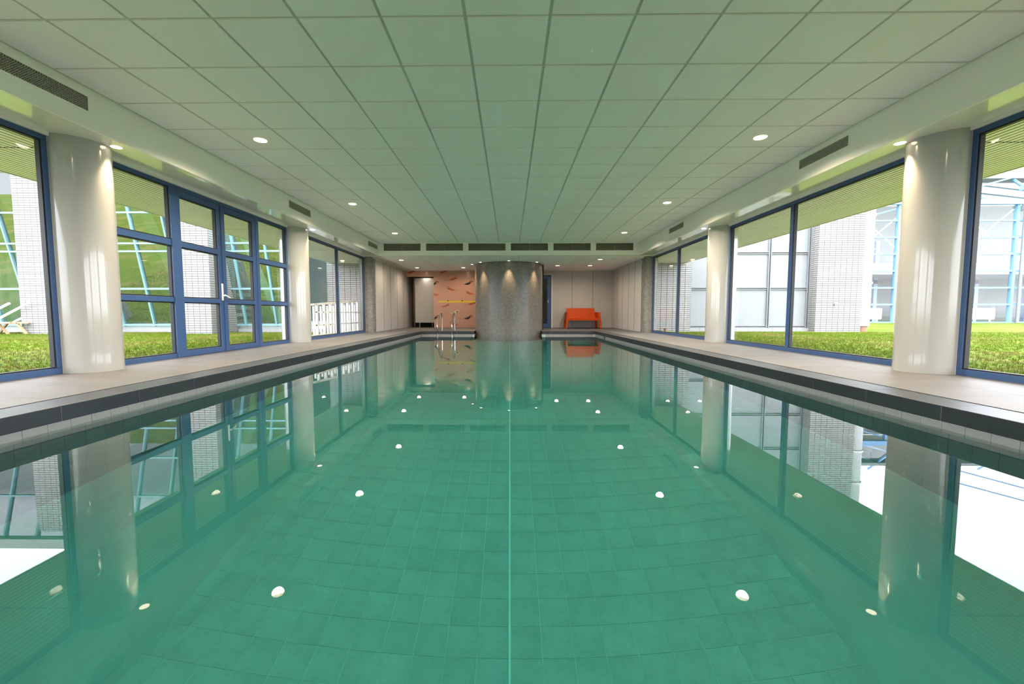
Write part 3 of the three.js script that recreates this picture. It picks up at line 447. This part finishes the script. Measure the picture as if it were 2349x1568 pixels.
// ---------------------------------------------------------------- outside: blue glazed building
{
  const t = thing('glazed_building', 'pale blue framed glass building beyond the lawn', 'building'), D = 27.5;
  const vs = [20.9, 24.6, 28.3, 31.95, 35.6, 39.3, 43], hs = [-0.02, 1.12, 2.18, 3.24, 4.30, 5.34, 6.38, 7.42];
  part(t, 'floor_slab', bx(14, 46, -0.2, -0.05, D - 0.05, D + 9), M.concrete); part(t, 'back_wall', bx(14, 46, -0.1, 9, D + 7, D + 7.2), M.interiorWall); part(t, 'upper_slab', bx(14, 46, 3.15, 3.9, D + 1.4, D + 7), M.interiorWall); part(t, 'end_wall', bx(19.8, 20.1, -0.1, 9, D, D + 7), M.interiorWall); part(t, 'roof_slab', bx(19.8, 46, 9.6, 9.8, D + 2, D + 9), M.interiorWall);
  for (let i = 0; i + 1 < vs.length; i++) for (let j = 0; j + 1 < hs.length; j++) { const g = new THREE.PlaneGeometry(vs[i + 1] - vs[i], hs[j + 1] - hs[j]); g.translate((vs[i] + vs[i + 1]) / 2, (hs[j] + hs[j + 1]) / 2, -D); part(t, 'pane', g, M.glass); }
  for (const x of vs) part(t, 'mullion', bx(x - 0.09, x + 0.09, -0.05, 7.4, D - 0.1, D + 0.08), M.blueBar);
  for (const y of hs) part(t, 'transom', bx(vs[0], vs[6], y - 0.05, y + 0.05, D - 0.08, D + 0.05), M.blueBar);
  part(t, 'eave_beam', bx(vs[0], 32.1, 7.36, 7.66, D - 0.2, D + 0.1), M.blueBar); part(t, 'eave_beam', bx(32.1, vs[6], 8.25, 8.5, D - 0.2, D + 0.1), M.blueBar);
  for (const x of [22.3, 25.9, 30.2, 33.8, 37.4]) part(t, 'rafter', bar(V(x, 7.5, D), V(x + 0.3, 10.4, D + 3), 0.1), M.blueBar);
  for (const k of [0, 1, 2]) part(t, 'purlin', bar(V(18, 5.4 + k * 1.0, D + 0.5 + k), V(44, 12.4 + k * 1.0, D + 0.5 + k), 0.09), M.blueBar);
  const rg = new THREE.PlaneGeometry(26, 4.2); rg.rotateX(-0.8); rg.translate(31, 9.0, -(D + 1.6)); part(t, 'roof_glass', rg, M.glass);
  for (const x of [23.0, 26.7, 30.3, 34, 37.7]) for (const y of [4.3, 1.5]) part(t, 'inner_post', bx(x, x + 0.25, y - 1.6, y + 1.5, D + 4, D + 4.25), srgb('#8fa6c8', 0.5));
  for (const [a, b] of [[22.2, 25.6], [29.0, 32.4]]) for (const q of [0, 1]) part(t, 'brace', bar(V(a, q ? 7.2 : 4.3, D + 0.6), V(b, q ? 4.3 : 7.2, D + 0.6), 0.06), M.white);
  for (const [a, b] of [[22.4, 24.3], [29.8, 31.6]]) { const r = thing('radiator', a < 25 ? 'white ribbed radiator behind blue framed glass near the tile tower' : 'white ribbed radiator behind blue framed glass by the downpipe', 'radiator'); part(r, 'body', bx(a, b, 0.17, 0.9, D + 0.5, D + 0.58), M.white); for (let x = a + 0.05; x < b; x += 0.12) part(r, 'rib', bx(x, x + 0.06, 0.2, 0.87, D + 0.46, D + 0.5), M.white); for (const x of [a + 0.2, b - 0.25]) part(r, 'foot', bx(x, x + 0.05, -0.05, 0.17, D + 0.5, D + 0.58), M.white); }
  const p = thing('downpipe', 'grey downpipe with a hopper on the blue glazed building', 'pipe'); part(p, 'pipe', cyl(32.25, -0.05, 7.2, D - 0.2, 0.08, 16), M.alu); part(p, 'hopper', bx(32.08, 32.42, 7.0, 7.35, D - 0.36, D - 0.1), M.alu);
}
// ---------------------------------------------------------------- outside: leaning glass facade
{
  const t = thing('glass_facade', 'leaning green glass facade with pale blue bars behind the tile pillars', 'facade'), lean = (y) => 14.25 - 0.215 * (y - 0.2);
  part(t, 'plinth', bx(-30, -6.3, G - 0.1, 0.06, 14.25, 15), M.plinth); part(t, 'kerb', bx(-30, -6.3, 0.06, 0.2, 14.4, 15), std(0.62, 0.63, 0.62, 0.7)); part(t, 'inner_floor', bx(-30, -6.3, 0.0, 0.15, 15, 24), std(0.55, 0.57, 0.56, 0.5)); part(t, 'inner_wall', bx(-30, -6.3, 0, 8, 23.8, 24), M.interiorDark);
  const xs = []; for (let k = -1; k < 20; k++) xs.push(-7.81 - 1.042 * k); const ys = [0.2, 1.395, 2.585, 2.83, 3.76, 4.95, 6.2];
  const quad = (x0, x1, y0, y1) => { const g = new THREE.BufferGeometry(), p = [[x0, y0], [x1, y0], [x1, y1], [x0, y0], [x1, y1], [x0, y1]].flatMap(([x, y]) => [x, y, -lean(y)]); g.setAttribute('position', new THREE.Float32BufferAttribute(p, 3)); g.computeVertexNormals(); return g; };
  for (let i = 0; i + 1 < xs.length; i++) for (let j = 0; j + 1 < ys.length; j++) part(t, 'pane', quad(xs[i + 1], xs[i], ys[j], ys[j + 1]), M.facadeGlass);
  for (const x of xs) part(t, 'mullion', bar(V(x, 0.15, lean(0.15) - 0.02), V(x, 6.2, lean(6.2) - 0.02), 0.055, 0.08), M.facadeBar);
  for (const y of ys) part(t, 'transom', bx(xs[xs.length - 1], xs[0], y - 0.026, y + 0.026, lean(y) - 0.06, lean(y) + 0.02), M.facadeBar);
  for (const x of [-26, -20.2, -14.6, -11.2]) part(t, 'raking_column', bar(V(x + 1.7, 0, 17.2), V(x - 0.6, 8, 15.6), 0.55, 0.55), std(0.30, 0.36, 0.34, 0.8));
  part(t, 'roof_slab', bx(-30, -6.3, 6.2, 6.5, 12.8, 24), M.concrete);
  for (const [x, d] of [[-12.6, 18], [-12, 20]]) part(t, 'stair', merge([0, 1, 2, 3, 4, 5].map((k) => bx(x - 0.8, x + 0.8, 0.3 * k + 0.15, 0.3 * k + 0.3, d + 0.3 * k, d + 0.3 * k + 0.4))), M.concrete);
}
// ---------------------------------------------------------------- outside: railing, loungers, pot
{
  const t = thing('railing', 'white metal railing outside the last window on the terrace side', 'railing'), x = -4.95, top = (d) => 0.80 + (d - 10.5) * 0.055;
  part(t, 'top_rail', bar(V(x, top(9.6), 9.6), V(x, top(13.9), 13.9), 0.05), M.white); part(t, 'bottom_rail', bar(V(x, 0.02, 9.6), V(x, 0.0, 13.9), 0.05), M.white);
  for (let d = 9.7; d < 13.9; d += 0.42) part(t, 'post', bx(x - 0.03, x + 0.03, G, top(d), d - 0.03, d + 0.03), M.white);
  for (let d = 10.9; d < 13.9; d += 0.42) { part(t, 'picket', bx(x - 0.16, x - 0.12, G, 0.76 + (d - 10.5) * 0.03, d + 0.16, d + 0.2), M.white); for (const y of [0.28, 0.62]) part(t, 'cross_rail', bx(x - 0.02, x + 0.02, y - 0.018, y + 0.018, d + 0.03, d + 0.39), M.white); }
  for (const [x0, y0] of [[-14.6, 0], [-14.2, 0.75]]) {
    const l = thing('sun_lounger', y0 ? 'pale sun lounger with raised back close to the glass facade' : 'pale sun lounger with raised back on the lawn before another lounger', 'lounger'), d = 12.1 + y0, b = G;
    for (const e of [0, 0.6]) { part(l, 'side_rail', bar(V(x0 - 2.4, b + 0.32, d + e), V(x0 - 0.5, b + 0.36, d + e), 0.05), M.wood); part(l, 'backrest_rail', bar(V(x0 - 1.7, b + 0.36, d + e), V(x0 - 0.5, b + 0.95, d + e), 0.05), M.white); part(l, 'leg', bar(V(x0 - 2.2, b, d + e), V(x0 - 1.9, b + 0.34, d + e), 0.05), M.wood); part(l, 'leg', bar(V(x0 - 0.6, b, d + e), V(x0 - 0.9, b + 0.34, d + e), 0.05), M.wood); }
    for (let k = 0; k < 9; k++) part(l, 'slat', bx(x0 - 2.35 + k * 0.2, x0 - 2.22 + k * 0.2, b + 0.34, b + 0.365, d, d + 0.6), M.white);
  }
  const p = thing('plant_pot', 'small brown pot standing at the foot of the tile end wall', 'pot'); part(p, 'body', cyl(5.35, G, 0.06, 14.45, 0.045, 20, 0.055), M.terracotta); part(p, 'rim', cyl(5.35, 0.05, 0.075, 14.45, 0.062, 20), M.terracotta);
}
// ---------------------------------------------------------------- outside: lawn
const lawnTex = dataTex(512, 512, (u, v) => { const n = fbm(u, v, 5, 6, 71), m = fbm(u, v, 60, 3, 77), y = Math.max(0, Math.min(1, (n - 0.48) * 4)), k = 0.6 + 0.6 * m; return [(0.095 + 0.065 * y) * k, (0.138 + 0.02 * y) * k, (0.010 + 0.026 * y) * k]; });
for (const s of [-1, 1]) {
  const g = new THREE.PlaneGeometry(60, 70); g.rotateX(-Math.PI / 2); g.translate(s * 34.45, G, -20); const lt = lawnTex; lt.repeat.set(0.25, 0.25);
  single('lawn', s < 0 ? 'mown green lawn towards the leaning glass facade' : 'mown green lawn towards the tile tower and blue glazed building', 'lawn', uvWorld(g), std(1, 1, 1, 1, { map: lawnTex, specularIntensity: 0.15 }), null, 'structure');
  const blades = []; for (let k = 0; k < 5; k++) { const a = k * 1.26 + 0.3, h = 0.02 + 0.008 * (k % 3), w = 0.003, ox = Math.cos(a) * 0.008, oz = Math.sin(a) * 0.008, px = -Math.sin(a) * w, pz = Math.cos(a) * w, bg = new THREE.BufferGeometry(); bg.setAttribute('position', new THREE.Float32BufferAttribute([ox - px, 0, oz - pz, ox + px, 0, oz + pz, ox * 2.6, h, oz * 2.6], 3)); bg.computeVertexNormals(); blades.push(bg); }
  const n = 30000, im = new THREE.InstancedMesh(mergeGeometries(blades), std(1, 1, 1, 0.9, { specularIntensity: 0.2 }), n), mt = new THREE.Matrix4(), q = new THREE.Quaternion(), up = new THREE.Vector3(0, 1, 0), c = new THREE.Color();
  for (let k = 0; k < n; k++) { const x = XW + 0.25 + 12 * Math.pow(rnd(), 1.3), d = 2 + 12 * rnd(); q.setFromAxisAngle(up, rnd() * 6.28); const sc = 0.8 + 0.7 * rnd(); mt.compose(V(s * x, G, d), q, new THREE.Vector3(sc, sc, sc)); im.setMatrixAt(k, mt); const y = fbm((x * 0.25) % 1, (d * 0.25) % 1, 5, 4, 71) > 0.55 ? 1 : 0, b = 0.8 + 0.4 * rnd(); im.setColorAt(k, c.setRGB((0.105 + 0.065 * y) * b, (0.152 + 0.015 * y) * b, (0.010 + 0.026 * y) * b)); }
  im.name = numbered('grass'); im.userData = { label: s < 0 ? 'short grass blades on the terrace side lawn' : 'short grass blades on the lawn before the tile tower', category: 'grass', kind: 'stuff' }; scene.add(im);
}
single('ground', 'bare soil under the buildings', 'ground', bx(-70, 70, -3.6, -3.2, -30, 70), std(0.2, 0.17, 0.13, 0.9), null, 'structure');

renderer.render(scene, camera);
